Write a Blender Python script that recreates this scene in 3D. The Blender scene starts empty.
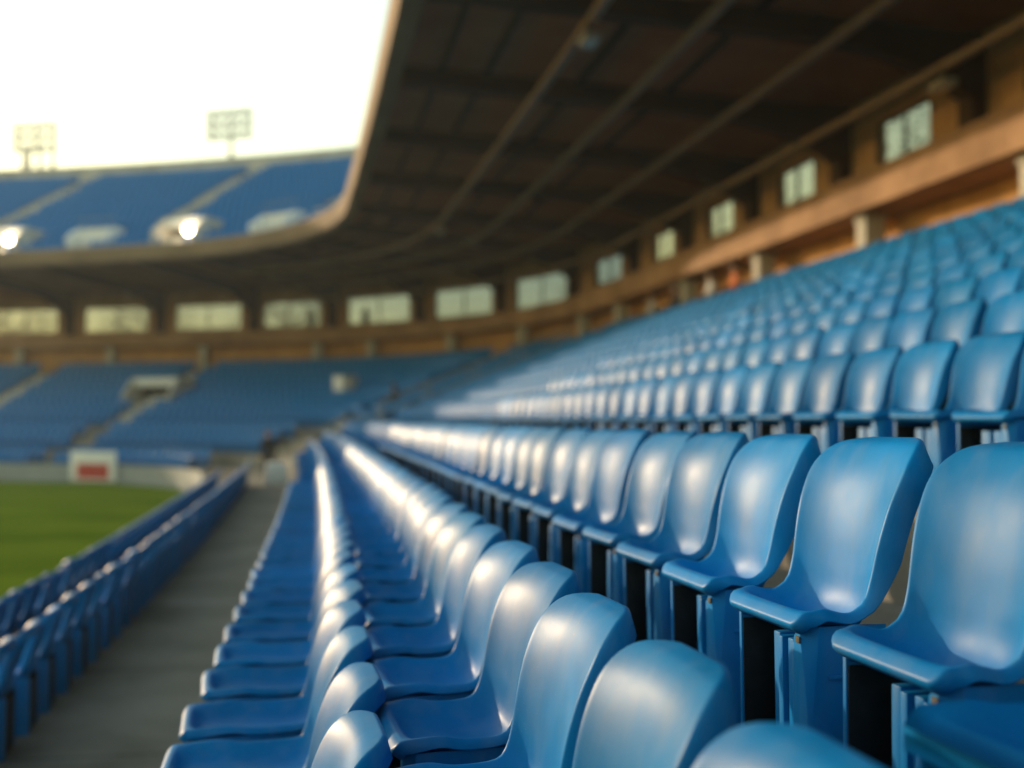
import bpy, bmesh, math, random
import numpy as np
from mathutils import Vector, Matrix
random.seed(7)
rng = np.random.default_rng(11)
R = math.radians
sc = bpy.context.scene
COL = sc.collection
PI = math.pi

# ------------------------------------------------------------------ camera model
FPX = 1100.0
YAW, PITCH = R(9.24), R(1.87)           # turned to the right, a little up
CY, SY = math.cos(YAW), math.sin(YAW)

def view(p):
    x, y, z = p
    d = y * CY + x * SY
    r = x * CY - y * SY
    d2 = d * math.cos(PITCH) + z * math.sin(PITCH)
    u = z * math.cos(PITCH) - d * math.sin(PITCH)
    if d2 < 0.05:
        return None
    return 512 + FPX * r / d2, 384 - FPX * u / d2, d2

# ------------------------------------------------------------------ the plan of the bowl
DS = 0.05
S0, S1 = -30.0, 170.0
S_CURVE, R_CURVE, TH_END, R_END = 43.0, 16.5, R(62), 120.0
_s = np.arange(S0, S1 + DS, DS)
_th = np.zeros_like(_s); _x = np.zeros_like(_s); _y = np.zeros_like(_s)
def kap(s, th):
    if s < 0: return 0.0
    if s < S_CURVE: return 1 / 900.0
    if th < TH_END: return 1 / R_CURVE
    if th < R(93): return 1 / R_END
    return 0.0
_i0 = int(round(-S0 / DS))
for i in range(_i0, len(_s) - 1):
    _th[i + 1] = _th[i] + DS * kap(_s[i], _th[i])
    tm = .5 * (_th[i] + _th[i + 1])
    _x[i + 1] = _x[i] - math.sin(tm) * DS
    _y[i + 1] = _y[i] + math.cos(tm) * DS
_y[:_i0] = _s[:_i0]

def th_at(s): return float(np.interp(s, _s, _th))
def P(s, off, z=0.0):
    t = th_at(s)
    return (float(np.interp(s, _s, _x)) + off * math.cos(t), float(np.interp(s, _s, _y)) + off * math.sin(t), z)
def k_at(s): return kap(s, th_at(s))
def srange(a, b, step=0.9):
    n = max(1, int(math.ceil((b - a) / step)))
    return [a + (b - a) * i / n for i in range(n + 1)]
def s_px(px, off, lo=44.0, hi=104.0):
    """where along the far end the plan line at this offset shows in column px"""
    best = None
    for s in np.arange(lo, hi, .1):
        q = view(P(s, off, 0))
        if q and (best is None or abs(q[0] - px) < best[0]):
            best = (abs(q[0] - px), float(s))
    return best[1]

S_STOP = float(_s[np.argmax((_x < -30) & (_s > 50))])
# ------------------------------------------------------------------ materials
def new_mat(name):
    m = bpy.data.materials.new(name); m.use_nodes = True
    nt = m.node_tree
    b = nt.nodes['Principled BSDF']
    return m, nt, b
def noise(nt, scale, detail=4, rough=.55, coord='Object'):
    tc = nt.nodes.new('ShaderNodeTexCoord'); n = nt.nodes.new('ShaderNodeTexNoise')
    n.inputs['Scale'].default_value = scale; n.inputs['Detail'].default_value = detail
    n.inputs['Roughness'].default_value = rough
    nt.links.new(tc.outputs[coord], n.inputs['Vector'])
    return n
def ramp(nt, src, p0, c0, p1, c1):
    r = nt.nodes.new('ShaderNodeValToRGB')
    r.color_ramp.elements[0].position = p0; r.color_ramp.elements[0].color = (*c0, 1)
    r.color_ramp.elements[1].position = p1; r.color_ramp.elements[1].color = (*c1, 1)
    nt.links.new(src, r.inputs['Fac'])
    return r
def bump(nt, b, src, strength, dist=.01):
    bp = nt.nodes.new('ShaderNodeBump'); bp.inputs['Strength'].default_value = strength
    bp.inputs['Distance'].default_value = dist
    nt.links.new(src, bp.inputs['Height']); nt.links.new(bp.outputs['Normal'], b.inputs['Normal'])
def mottled(name, c0, c1, scale, rough=.85, bmp=.15, bdist=.01, coord='Object', spec=.3):
    m, nt, b = new_mat(name)
    n = noise(nt, scale, 7, .62, coord)
    r = ramp(nt, n.outputs['Fac'], .32, c0, .7, c1)
    nt.links.new(r.outputs['Color'], b.inputs['Base Color'])
    b.inputs['Roughness'].default_value = rough
    b.inputs['Specular IOR Level'].default_value = spec
    if bmp: bump(nt, b, n.outputs['Fac'], bmp, bdist)
    return m

BLUE = (0.003, 0.172, 0.470)
def seat_mat(name, detail=True):
    m, nt, b = new_mat(name)
    oi = nt.nodes.new('ShaderNodeObjectInfo')
    big = noise(nt, 5.0, 5, .6)
    r = ramp(nt, big.outputs['Fac'], .3, tuple(c * .86 for c in BLUE), .72, (BLUE[0] * 1.5, BLUE[1] * 1.12, BLUE[2] * 1.1))
    mul = nt.nodes.new('ShaderNodeMix'); mul.data_type = 'RGBA'; mul.blend_type = 'MULTIPLY'
    mul.inputs['Factor'].default_value = 1
    nt.links.new(r.outputs['Color'], mul.inputs['A']); nt.links.new(oi.outputs['Color'], mul.inputs['B'])
    out = mul.outputs['Result']
    if detail:
        # dust specks and pale scuffs that lie on the plastic
        sp = noise(nt, 150, 3, .7)
        spr = ramp(nt, sp.outputs['Fac'], .64, (0, 0, 0), .72, (1, 1, 1))
        pt = noise(nt, 3.5, 3, .6)
        ptr = ramp(nt, pt.outputs['Fac'], .52, (0, 0, 0), .70, (.55, .55, .55))
        mm = nt.nodes.new('ShaderNodeMath'); mm.operation = 'MULTIPLY'
        nt.links.new(spr.outputs['Color'], mm.inputs[0]); nt.links.new(ptr.outputs['Color'], mm.inputs[1])
        # a film of dust in soft vertical runs, thicker in some places
        tc = nt.nodes.new('ShaderNodeTexCoord'); mp = nt.nodes.new('ShaderNodeMapping'); mp.inputs['Scale'].default_value = (14, 14, 4)
        st = nt.nodes.new('ShaderNodeTexNoise'); st.inputs['Scale'].default_value = 1.0; st.inputs['Detail'].default_value = 4
        off = nt.nodes.new('ShaderNodeVectorMath'); off.operation = 'ADD'
        nt.links.new(tc.outputs['Object'], off.inputs[0]); nt.links.new(oi.outputs['Location'], off.inputs[1])
        nt.links.new(off.outputs[0], mp.inputs['Vector']); nt.links.new(mp.outputs[0], st.inputs['Vector'])
        nt.links.new(off.outputs[0], big.inputs['Vector']); nt.links.new(off.outputs[0], pt.inputs['Vector']); nt.links.new(off.outputs[0], sp.inputs['Vector'])
        sr = ramp(nt, st.outputs['Fac'], .46, (0, 0, 0), .78, (.14, .14, .14))
        ad = nt.nodes.new('ShaderNodeMath'); ad.operation = 'ADD'; ad.use_clamp = True
        nt.links.new(mm.outputs[0], ad.inputs[0]); nt.links.new(sr.outputs['Color'], ad.inputs[1])
        mm = ad
        mx = nt.nodes.new('ShaderNodeMix'); mx.data_type = 'RGBA'
        nt.links.new(mm.outputs[0], mx.inputs['Factor'])
        nt.links.new(out, mx.inputs['A']); mx.inputs['B'].default_value = (.30, .34, .36, 1)
        out = mx.outputs['Result']
        ro = ramp(nt, big.outputs['Fac'], .25, (.33, .33, .33), .8, (.47, .47, .47))
        nt.links.new(ro.outputs['Color'], b.inputs['Roughness'])
        fine = noise(nt, 260, 2, .5)
        bump(nt, b, fine.outputs['Fac'], .10, .0012)
    else:
        b.inputs['Roughness'].default_value = .5
    nt.links.new(out, b.inputs['Base Color'])
    b.inputs['Specular IOR Level'].default_value = .07
    return m
M = {}
M['seat'] = seat_mat('blue_plastic')
M['seat_far'] = seat_mat('blue_plastic_far', False)
M['dark'] = mottled('shade_black', (.004, .005, .007), (.010, .012, .016), 30, .6, .05)  # near-black that paints the shade inside seat and portal voids
M['tag'] = mottled('worn_tag', (.05, .045, .035), (.12, .10, .07), 60, .7, .1, .002)
M['concrete'] = mottled('concrete', (.20, .185, .155), (.34, .315, .27), 1.7, .9, .25, .01)
M['walkway'] = mottled('walkway_concrete', (.18, .17, .135), (.29, .27, .22), .9, .8, .2, .01)
M['paint'] = mottled('worn_white_line', (.33, .32, .29), (.62, .61, .57), 9, .8, .1)
M['lip'] = mottled('sand_concrete', (.25, .165, .10), (.34, .235, .15), 1.1, .85, .15, .01)
M['ochre'] = mottled('ochre_render', (.50, .25, .085), (.60, .33, .12), .9, .9, .12, .01)
M['stucco'] = mottled('brown_render', (.50, .30, .16), (.62, .40, .23), .8, .9, .12, .01)
M['parapet'] = mottled('terracotta_concrete', (.37, .215, .115), (.48, .29, .165), .8, .85, .15, .01)
M['soffit'] = mottled('brown_soffit', (.26, .10, .05), (.36, .155, .082), .8, .85, .1, .01)
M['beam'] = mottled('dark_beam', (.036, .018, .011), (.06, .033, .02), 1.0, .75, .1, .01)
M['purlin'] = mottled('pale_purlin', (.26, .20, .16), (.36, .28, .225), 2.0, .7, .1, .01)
M['pale'] = mottled('pale_concrete', (.48, .46, .41), (.62, .60, .54), 1.5, .85, .1, .01)
M['white'] = mottled('white_paint', (.74, .73, .69), (.86, .85, .81), 2, .6, .05)
M['greywall'] = mottled('grey_board', (.24, .27, .275), (.33, .36, .365), 1.2, .6, .03)
M['red'] = mottled('red_board', (.42, .035, .028), (.52, .05, .04), 3, .5, .02)
M['metal'] = mottled('grey_steel', (.22, .22, .21), (.34, .33, .31), 6, .5, .03)
M['darkmetal'] = mottled('dark_steel', (.02, .02, .02), (.05, .05, .05), 6, .5, .03)
M['bark'] = mottled('bark', (.06, .045, .03), (.13, .10, .07), 8, .95, .6, .03)
M['earth'] = mottled('dry_earth', (.14, .12, .085), (.22, .19, .13), .2, .95, .2, .05)
M['track'] = mottled('grey_track', (.19, .19, .16), (.27, .27, .22), .7, .9, .1, .01)
M['line'] = mottled('pitch_line', (.55, .58, .50), (.75, .77, .70), 4, .9, .1)
M['skin'] = mottled('skin', (.42, .24, .16), (.50, .30, .21), 8, .6, 0)
M['cloth_dark'] = mottled('dark_cloth', (.012, .013, .018), (.03, .032, .04), 20, .9, .1)
M['cloth_orange'] = mottled('orange_cloth', (.55, .16, .06), (.65, .22, .10), 20, .9, .1)
M['cloth_white'] = mottled('pale_cloth', (.42, .42, .43), (.58, .58, .58), 20, .9, .1)
M['hair'] = mottled('dark_hair', (.015, .01, .008), (.04, .028, .02), 40, .6, .1)

def add_stains(m, joint=False):
    nt = m.node_tree; b = nt.nodes['Principled BSDF']
    src = b.inputs['Base Color'].links[0].from_socket
    n = noise(nt, .55, 8, .7); r = ramp(nt, n.outputs['Fac'], .45, (1, 1, 1), .68, (.58, .56, .53))
    m1 = nt.nodes.new('ShaderNodeMix'); m1.data_type = 'RGBA'; m1.blend_type = 'MULTIPLY'; m1.inputs['Factor'].default_value = 1
    nt.links.new(src, m1.inputs['A']); nt.links.new(r.outputs['Color'], m1.inputs['B']); out = m1.outputs['Result']
    n2 = noise(nt, 16, 3, .6); r2 = ramp(nt, n2.outputs['Fac'], .66, (1, 1, 1), .72, (.5, .48, .45))
    m3 = nt.nodes.new('ShaderNodeMix'); m3.data_type = 'RGBA'; m3.blend_type = 'MULTIPLY'; m3.inputs['Factor'].default_value = .7
    nt.links.new(out, m3.inputs['A']); nt.links.new(r2.outputs['Color'], m3.inputs['B']); out = m3.outputs['Result']
    if joint:
        tc = nt.nodes.new('ShaderNodeTexCoord'); bt = nt.nodes.new('ShaderNodeTexBrick')
        bt.offset = 0; bt.inputs['Scale'].default_value = 1; bt.inputs['Brick Width'].default_value = 40; bt.inputs['Row Height'].default_value = 2.4
        bt.inputs['Mortar Size'].default_value = .012
        bt.inputs['Color1'].default_value = (1, 1, 1, 1); bt.inputs['Color2'].default_value = (.88, .88, .87, 1); bt.inputs['Mortar'].default_value = (.3, .29, .27, 1)
        nt.links.new(tc.outputs['Object'], bt.inputs['Vector'])
        m2 = nt.nodes.new('ShaderNodeMix'); m2.data_type = 'RGBA'; m2.blend_type = 'MULTIPLY'; m2.inputs['Factor'].default_value = 1
        nt.links.new(out, m2.inputs['A']); nt.links.new(bt.outputs['Color'], m2.inputs['B']); out = m2.outputs['Result']
    nt.links.new(out, b.inputs['Base Color'])
add_stains(M['walkway'], True)
for k_ in ('concrete', 'lip', 'parapet', 'ochre', 'stucco', 'pale'): add_stains(M[k_])

# mown pitch: stripes and blotches that belong to the turf itself
m, nt, b = new_mat('turf')
tc = nt.nodes.new('ShaderNodeTexCoord')
wv = nt.nodes.new('ShaderNodeTexWave'); wv.wave_type = 'BANDS'; wv.bands_direction = 'Y'
wv.inputs['Scale'].default_value = .055; wv.inputs['Distortion'].default_value = .3
nt.links.new(tc.outputs['Object'], wv.inputs['Vector'])
n1 = noise(nt, .5, 6, .6); n2 = noise(nt, 40, 3, .6)
ra = ramp(nt, wv.outputs['Fac'], .4, (.098, .168, .010), .6, (.122, .198, .014))
rb = ramp(nt, n1.outputs['Fac'], .3, (.75, .78, .7), .7, (1.2, 1.1, 1.0))
rc = ramp(nt, n2.outputs['Fac'], .3, (.7, .7, .7), .7, (1.15, 1.15, 1.1))
m1 = nt.nodes.new('ShaderNodeMix'); m1.data_type = 'RGBA'; m1.blend_type = 'MULTIPLY'; m1.inputs['Factor'].default_value = 1
m2 = nt.nodes.new('ShaderNodeMix'); m2.data_type = 'RGBA'; m2.blend_type = 'MULTIPLY'; m2.inputs['Factor'].default_value = 1
nt.links.new(ra.outputs['Color'], m1.inputs['A']); nt.links.new(rb.outputs['Color'], m1.inputs['B'])
nt.links.new(m1.outputs['Result'], m2.inputs['A']); nt.links.new(rc.outputs['Color'], m2.inputs['B'])
nt.links.new(m2.outputs['Result'], b.inputs['Base Color'])
b.inputs['Roughness'].default_value = .9; b.inputs['Specular IOR Level'].default_value = .0
bump(nt, b, n2.outputs['Fac'], .5, .03)
M['turf'] = m

# window glass
m, nt, b = new_mat('window_glass')
nt.nodes.remove(b)
tr = nt.nodes.new('ShaderNodeBsdfTransparent'); tr.inputs['Color'].default_value = (.72, .72, .66, 1)
gl = nt.nodes.new('ShaderNodeBsdfGlossy'); gl.inputs['Roughness'].default_value = .04
lw = nt.nodes.new('ShaderNodeLayerWeight'); fp = nt.nodes.new('ShaderNodeMath'); fp.operation = 'POWER'; fp.inputs[1].default_value = 5
nt.links.new(lw.outputs['Facing'], fp.inputs[0])
fr = nt.nodes.new('ShaderNodeMath'); fr.operation = 'MULTIPLY_ADD'; fr.inputs[1].default_value = .8; fr.inputs[2].default_value = .03
nt.links.new(fp.outputs[0], fr.inputs[0])
mx = nt.nodes.new('ShaderNodeMixShader')
nt.links.new(fr.outputs[0], mx.inputs[0]); nt.links.new(tr.outputs[0], mx.inputs[1]); nt.links.new(gl.outputs[0], mx.inputs[2])
nt.links.new(mx.outputs[0], nt.nodes['Material Output'].inputs['Surface'])
M['glass'] = m

m2 = m.copy(); m2.name = 'dimmed_glass'; nt2 = m2.node_tree  # same glass, tinted darker and bluer to dim the sky behind
for q_ in nt2.nodes:
    if q_.type == 'BSDF_TRANSPARENT': q_.inputs['Color'].default_value = (.40, .46, .54, 1)
M['glass_dimmed'] = m2
# leaves
m, nt, b = new_mat('leaves')
oi = nt.nodes.new('ShaderNodeNewGeometry')
r = ramp(nt, oi.outputs['Random Per Island'], 0, (.035, .062, .016), 1, (.10, .125, .03))
nt.links.new(r.outputs['Color'], b.inputs['Base Color']); b.inputs['Roughness'].default_value = .6
b.inputs['Transmission Weight'].default_value = 0
M['leaves'] = m

# lit lamps
m, nt, b = new_mat('lit_lamp')
b.inputs['Base Color'].default_value = (.9, .8, .6, 1)
b.inputs['Emission Color'].default_value = (1, .78, .50, 1); b.inputs['Emission Strength'].default_value = 18
M['lamp'] = m
m, nt, b = new_mat('lamp_glass')
b.inputs['Base Color'].default_value = (.75, .73, .68, 1); b.inputs['Roughness'].default_value = .15
M['lens'] = m

# ------------------------------------------------------------------ mesh helpers
class MB:
    def __init__(self): self.v = []; self.f = []; self.mi = []
    def add(self, V, F, mi=0):
        o = len(self.v); self.v += [tuple(p) for p in V]
        for f in F: self.f.append(tuple(i + o for i in f)); self.mi.append(mi)
    def box(self, x0, x1, y0, y1, z0, z1, mi=0):
        V = [(x, y, z) for z in (z0, z1) for y in (y0, y1) for x in (x0, x1)]
        self.add(V, [(0, 2, 3, 1), (4, 5, 7, 6), (0, 1, 5, 4), (2, 6, 7, 3), (0, 4, 6, 2), (1, 3, 7, 5)], mi)
    def loft(self, rings, mi=0, cap=True):
        n = len(rings[0]); V = [p for r in rings for p in r]; F = []
        for k in range(len(rings) - 1):
            for i in range(n):
                j = (i + 1) % n
                F.append((k * n + i, k * n + j, (k + 1) * n + j, (k + 1) * n + i))
        if cap:
            F.append(tuple(range(n))[::-1]); F.append(tuple((len(rings) - 1) * n + i for i in range(n)))
        self.add(V, F, mi)
    def tube(self, pts, r, n=8, mi=0):
        rings = []
        for k, p in enumerate(pts):
            p = Vector(p)
            a = Vector(pts[max(0, k - 1)]); c = Vector(pts[min(len(pts) - 1, k + 1)])
            d = (c - a).normalized()
            u = d.orthogonal().normalized(); w = d.cross(u)
            rr = r[k] if isinstance(r, (list, tuple)) else r
            rings.append([p + rr * (math.cos(t) * u + math.sin(t) * w) for t in [2 * PI * i / n for i in range(n)]])
        self.loft(rings, mi)
    def ball(self, c, r, nu=14, nv=9, mi=0):
        rings = []
        for j in range(1, nv):
            a = PI * j / nv
            rings.append([(c[0] + r * math.sin(a) * math.cos(t), c[1] + r * math.sin(a) * math.sin(t), c[2] - r * math.cos(a))
                          for t in [2 * PI * i / nu for i in range(nu)]])
        self.loft(rings, mi)
    # --- pieces that follow the plan of the bowl
    def sweep(self, prof, ss, closed=True, mi=0, cap=True):
        rings = [[P(s, o, z) for o, z in prof] for s in ss]
        n = len(prof); V = [p for r in rings for p in r]; F = []
        m_ = n if closed else n - 1
        for k in range(len(rings) - 1):
            for i in range(m_):
                j = (i + 1) % n
                F.append((k * n + i, k * n + j, (k + 1) * n + j, (k + 1) * n + i))
        if closed and cap:
            F.append(tuple(range(n))[::-1]); F.append(tuple((len(rings) - 1) * n + i for i in range(n)))
        self.add(V, F, mi)
    def sbox(self, s0, s1, o0, o1, z0, z1, step=.9, mi=0):
        self.sweep([(o0, z0), (o1, z0), (o1, z1), (o0, z1)], srange(s0, s1, step), True, mi)
    def build(self, name, mats, parent=None, smooth=False, bevel=0.0, flip=True):
        me = bpy.data.meshes.new(name)
        me.from_pydata(self.v, [], self.f)
        if not isinstance(mats, (list, tuple)): mats = [mats]
        for m_ in mats: me.materials.append(m_)
        me.polygons.foreach_set('material_index', self.mi)
        bm = bmesh.new(); bm.from_mesh(me)
        if flip: bmesh.ops.recalc_face_normals(bm, faces=bm.faces)
        if bevel:
            es = [e for e in bm.edges if len(e.link_faces) == 2 and e.calc_face_angle(0) > .6]
            bmesh.ops.bevel(bm, geom=es, offset=bevel, segments=2, affect='EDGES', profile=.5, clamp_overlap=True)
        bm.to_mesh(me); bm.free()
        if smooth or bevel: me.polygons.foreach_set('use_smooth', [True] * len(me.polygons))
        if bevel:
            try: me.set_sharp_from_angle(angle=R(40))
            except Exception: pass
        return link(name, me, parent)
def link(name, me, parent=None):
    o = bpy.data.objects.new(name, me); COL.objects.link(o)
    if parent is not None: o.parent = parent
    return o
def tag(o, label, cat, group=None, kind=None):
    if label: o['label'] = label
    if cat: o['category'] = cat
    if group: o['group'] = group
    if kind: o['kind'] = kind
    return o
def empty(name, label, cat, loc=(0, 0, 0), rz=0, group=None):
    o = bpy.data.objects.new(name, None); COL.objects.link(o)
    o.empty_display_size = .2
    o.location = loc; o.rotation_euler = (0, 0, rz)
    return tag(o, label, cat, group)
def frame_at(s, off, z):
    """location and heading of something standing in the bowl: its local -X faces the pitch"""
    return P(s, off, z), th_at(s)

# ------------------------------------------------------------------ the seat
SEAT_YAW = R(4.5); HW = .218; PHW = .180; PANZ = .42; TOPZ = .81; LEAN = .13
def cat(pts, n):
    pts = [np.array(p, float) for p in pts]
    P_ = [2 * pts[0] - pts[1]] + pts + [2 * pts[-1] - pts[-2]]
    fine = []
    for i in range(1, len(P_) - 2):
        for t in np.linspace(0, 1, 24, endpoint=False):
            a, b_, c, d = P_[i - 1], P_[i], P_[i + 1], P_[i + 2]
            fine.append(.5 * ((2 * b_) + (-a + c) * t + (2 * a - 5 * b_ + 4 * c - d) * t ** 2 + (-a + 3 * b_ - 3 * c + d) * t ** 3))
    fine.append(pts[-1]); fine = np.array(fine)
    L = np.concatenate([[0], np.cumsum(np.linalg.norm(np.diff(fine, axis=0), axis=1))])
    t = np.linspace(0, 1, n); u = L[-1] * (.45 * t + .55 * .5 * (1 - np.cos(PI * t)))
    return np.stack([np.interp(u, L, fine[:, k]) for k in range(2)], 1), u
def cat2(A, B, n):
    """two curves with matching control points, sampled at the same parameters (spaced along the first)"""
    def fine(pts):
        pts = [np.array(p, float) for p in pts]; Q = [2 * pts[0] - pts[1]] + pts + [2 * pts[-1] - pts[-2]]; o_ = []
        for i in range(1, len(Q) - 2):
            for t in np.linspace(0, 1, 24, endpoint=False):
                a, b_, c, d = Q[i - 1], Q[i], Q[i + 1], Q[i + 2]
                o_.append(.5 * ((2 * b_) + (-a + c) * t + (2 * a - 5 * b_ + 4 * c - d) * t ** 2 + (-a + 3 * b_ - 3 * c + d) * t ** 3))
        o_.append(pts[-1]); return np.array(o_)
    fa, fb = fine(A), fine(B)
    L = np.concatenate([[0], np.cumsum(np.linalg.norm(np.diff(fa, axis=0), axis=1))])
    t = np.linspace(0, 1, n); u = L[-1] * (.45 * t + .55 * .5 * (1 - np.cos(PI * t)))
    f = lambda q: np.stack([np.interp(u, L, q[:, k]) for k in range(2)], 1)
    return f(fa), f(fb), u
def shell(pd, nu=46, nv=21, rim=True):
    """moulded seat shell: pan and back in one sweep, dished, with a rolled flange all round.
    returns verts, faces, is-back flag per face, normals"""
    cen = [(-pd, .398), (-pd + .016, .416), (-pd + .038, .414), (-pd + .075, .376), (-pd * .5, .362), (-pd * .2, .356), (-.016, .376), (.006, .425),
           (.016, .49), (.026, .57), (.040, .645), (.058, .71), (.080, .758), (.108, .792), (.148, .806)]
    edg = [(-pd, .398), (-pd + .016, .417), (-pd + .038, .422), (-pd * .68, .424), (-pd * .48, .413), (-.074, .416), (-.044, .440), (-.028, .490),
           (-.018, .545), (-.006, .600), (.010, .655), (.032, .708), (.058, .755), (.094, .790), (.140, .806)]
    prof, edge, u = cat2(cen, edg, nu)
    L = u[-1]
    tang = np.gradient(prof, axis=0); tang /= np.linalg.norm(tang, axis=1)[:, None]
    nrm = np.stack([-tang[:, 1], tang[:, 0]], 1)             # towards the sitter
    jz = np.argmax(prof[:, 1] > .445)                        # first ring of the back
    V = np.zeros((nu, nv, 3))
    for i in range(nu):
        d0, d1 = u[i], L - u[i]
        def corner(d, r): return 0 if d >= r else r - math.sqrt(max(0, r * r - (r - d) ** 2))
        w = PHW + (HW - PHW) * float(np.clip((prof[i, 1] - .40) / .38, 0, 1) if u[i] > pd * .6 else 0) - corner(d1 + .002, .15) - corner(d0 + .002, .028)
        t = np.linspace(-1, 1, nv); t = np.sin(t * 1.25) / math.sin(1.25)
        y = w * t
        full = PHW + (HW - PHW) * (float(np.clip((prof[i, 1] - .40) / .38, 0, 1)) if u[i] > pd * .6 else 0)
        m_ = (np.abs(y) / full) ** (2.2 + 1.6 * float(np.clip((.46 - prof[i, 1]) / .06, 0, 1)))
        V[i, :, 0] = prof[i, 0] + m_ * (edge[i, 0] - prof[i, 0]); V[i, :, 1] = y; V[i, :, 2] = prof[i, 1] + m_ * (edge[i, 1] - prof[i, 1])
    flat = V.reshape(-1, 3)
    idx = np.arange(nu * nv).reshape(nu, nv)
    F = []; back = []
    for i in range(nu - 1):
        for j in range(nv - 1):
            F.append((idx[i, j], idx[i, j + 1], idx[i + 1, j + 1], idx[i + 1, j])); back.append(i >= jz)
    du = np.gradient(V, axis=0); dv = np.gradient(V, axis=1)
    N = np.cross(dv, du); N /= np.linalg.norm(N, axis=2)[:, :, None] + 1e-9
    if N[nu - 4 if nu > 10 else nu - 3, nv // 2, 0] > 0: N = -N
    Nf = N.reshape(-1, 3)
    verts = [tuple(p) for p in flat]
    if rim:
        loop = list(idx[0, :]) + list(idx[1:, -1]) + list(idx[-1, ::-1][1:]) + list(idx[::-1, 0][1:-1])
        lrow = [int(k) // nv for k in loop]
        n = len(loop); pts = flat[loop]; cen = flat.mean(0)
        T = np.roll(pts, -1, 0) - np.roll(pts, 1, 0); T /= np.linalg.norm(T, axis=1)[:, None] + 1e-9
        NN = Nf[loop]; O = np.cross(T, NN); O /= np.linalg.norm(O, axis=1)[:, None] + 1e-9
        # outward: away from the middle of its own ring / past the ends
        for k in range(n):
            mid = flat[idx[lrow[k], nv // 2]]
            ref = pts[k] - mid
            if lrow[k] == 0: ref = ref + (flat[idx[0, nv // 2]] - flat[idx[2, nv // 2]])
            if lrow[k] == nu - 1: ref = ref + (flat[idx[-1, nv // 2]] - flat[idx[-3, nv // 2]])
            if O[k] @ ref < 0: O[k] = -O[k]
        for _ in range(2):
            O = (np.roll(O, 1, 0) + 2 * O + np.roll(O, -1, 0)) / 4
            NN = (np.roll(NN, 1, 0) + 2 * NN + np.roll(NN, -1, 0)) / 4
        O /= np.linalg.norm(O, axis=1)[:, None]; NN /= np.linalg.norm(NN, axis=1)[:, None]
        rings = [loop]
        bk = np.clip((pts[:, 2] - .42) / .12, 0, 1); deep = .034 + .024 * bk     # the flange is deeper round the back
        for (a, d) in ((.0045, .0008), (.0085, .0032), (.0108, .0075), (.0118, .015), (.0112, deep), (.0080, deep + .001), (.0070, .015), (.001, .009)):
            d = np.broadcast_to(np.asarray(d, float), (n,))
            base = len(verts)
            verts += [tuple(pts[k] + a * O[k] - d[k] * NN[k]) for k in range(n)]
            rings.append(list(range(base, base + n)))
        bi = len(verts)
        verts += [tuple(p) for p in (flat - .008 * Nf)]
        rings.append([bi + int(k) for k in loop])
        for a, b_ in zip(rings[:-1], rings[1:]):
            for k in range(n):
                k2 = (k + 1) % n
                F.append((a[k], a[k2], b_[k2], b_[k])); back.append(min(lrow[k], lrow[k2]) >= jz)
        for i in range(nu - 1):
            for j in range(nv - 1):
                F.append((bi + idx[i, j], bi + idx[i + 1, j], bi + idx[i + 1, j + 1], bi + idx[i, j + 1])); back.append(i >= jz)
    F = [tuple(int(i) for i in f) for f in F]
    me = bpy.data.meshes.new('tmp'); me.from_pydata(verts, [], F)
    bm = bmesh.new(); bm.from_mesh(me)
    if rim: bmesh.ops.recalc_face_normals(bm, faces=bm.faces)
    bm.to_mesh(me); bm.free()
    F = [tuple(p.vertices) for p in me.polygons]
    vn = [tuple(v.normal) for v in me.vertices]
    bpy.data.meshes.remove(me)
    return verts, F, back, vn
def sub_mesh(name, verts, F, vn, mat_):
    used = sorted({i for f in F for i in f}); mp = {i: k for k, i in enumerate(used)}
    me = bpy.data.meshes.new(name)
    me.from_pydata([verts[i] for i in used], [], [tuple(mp[i] for i in f) for f in F])
    me.polygons.foreach_set('use_smooth', [True] * len(me.polygons))
    me.normals_split_custom_set_from_vertices([vn[i] for i in used])
    me.materials.append(mat_)
    return me
def side_panel_mb(pd):
    b = MB(); xf, xb = -pd + .030, .012
    def ring(z, ch, bx, dz=0): return [(xf, -.115, z - dz), (xf, -PHW + ch, z), (xf + bx, -PHW, z), (xb, -PHW, z), (xb, -.115, z - dz)]
    b.loft([ring(0, .006, .012), ring(.20, .006, .012), ring(.275, .016, .02), ring(.386, .040, .03, .030)])
    y = -PHW
    b.box(xf + .05, xf + .13, y - .006, y, .268, .278)           # moulded ledge on the outer side
    b.box(xf + .115, xf + .124, y - .004, y, .02, .245)
    return b
def thin_panel_mb(pd):
    b = MB(); xf, xb = -pd + .030, .012
    b.box(xf, xb, PHW - .012, PHW, 0, .384)
    # rounded gusset that closes the upper corner of the opening
    pts = [(PHW - .012, .384), (PHW - .055, .384)] + [(PHW - .055 + .048 * math.sin(a), .336 + .048 * math.cos(a)) for a in np.linspace(0, PI / 2, 7)]
    b.loft([[(xf + .004, y, z) for y, z in pts], [(xf + .02, y, z) for y, z in pts]])
    return b
def ribs_mb(pd, k):
    b = MB(); xf = -pd + .048
    y0 = (-.092, -.056, -.014, .034)[k]; w_ = (.022, .030, .024, .034)[k]
    b.box(xf + (0, .012, .004, .022)[k], xf + .11, y0, y0 + w_, 0, .335)
    return b
SHELLS = {}
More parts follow.
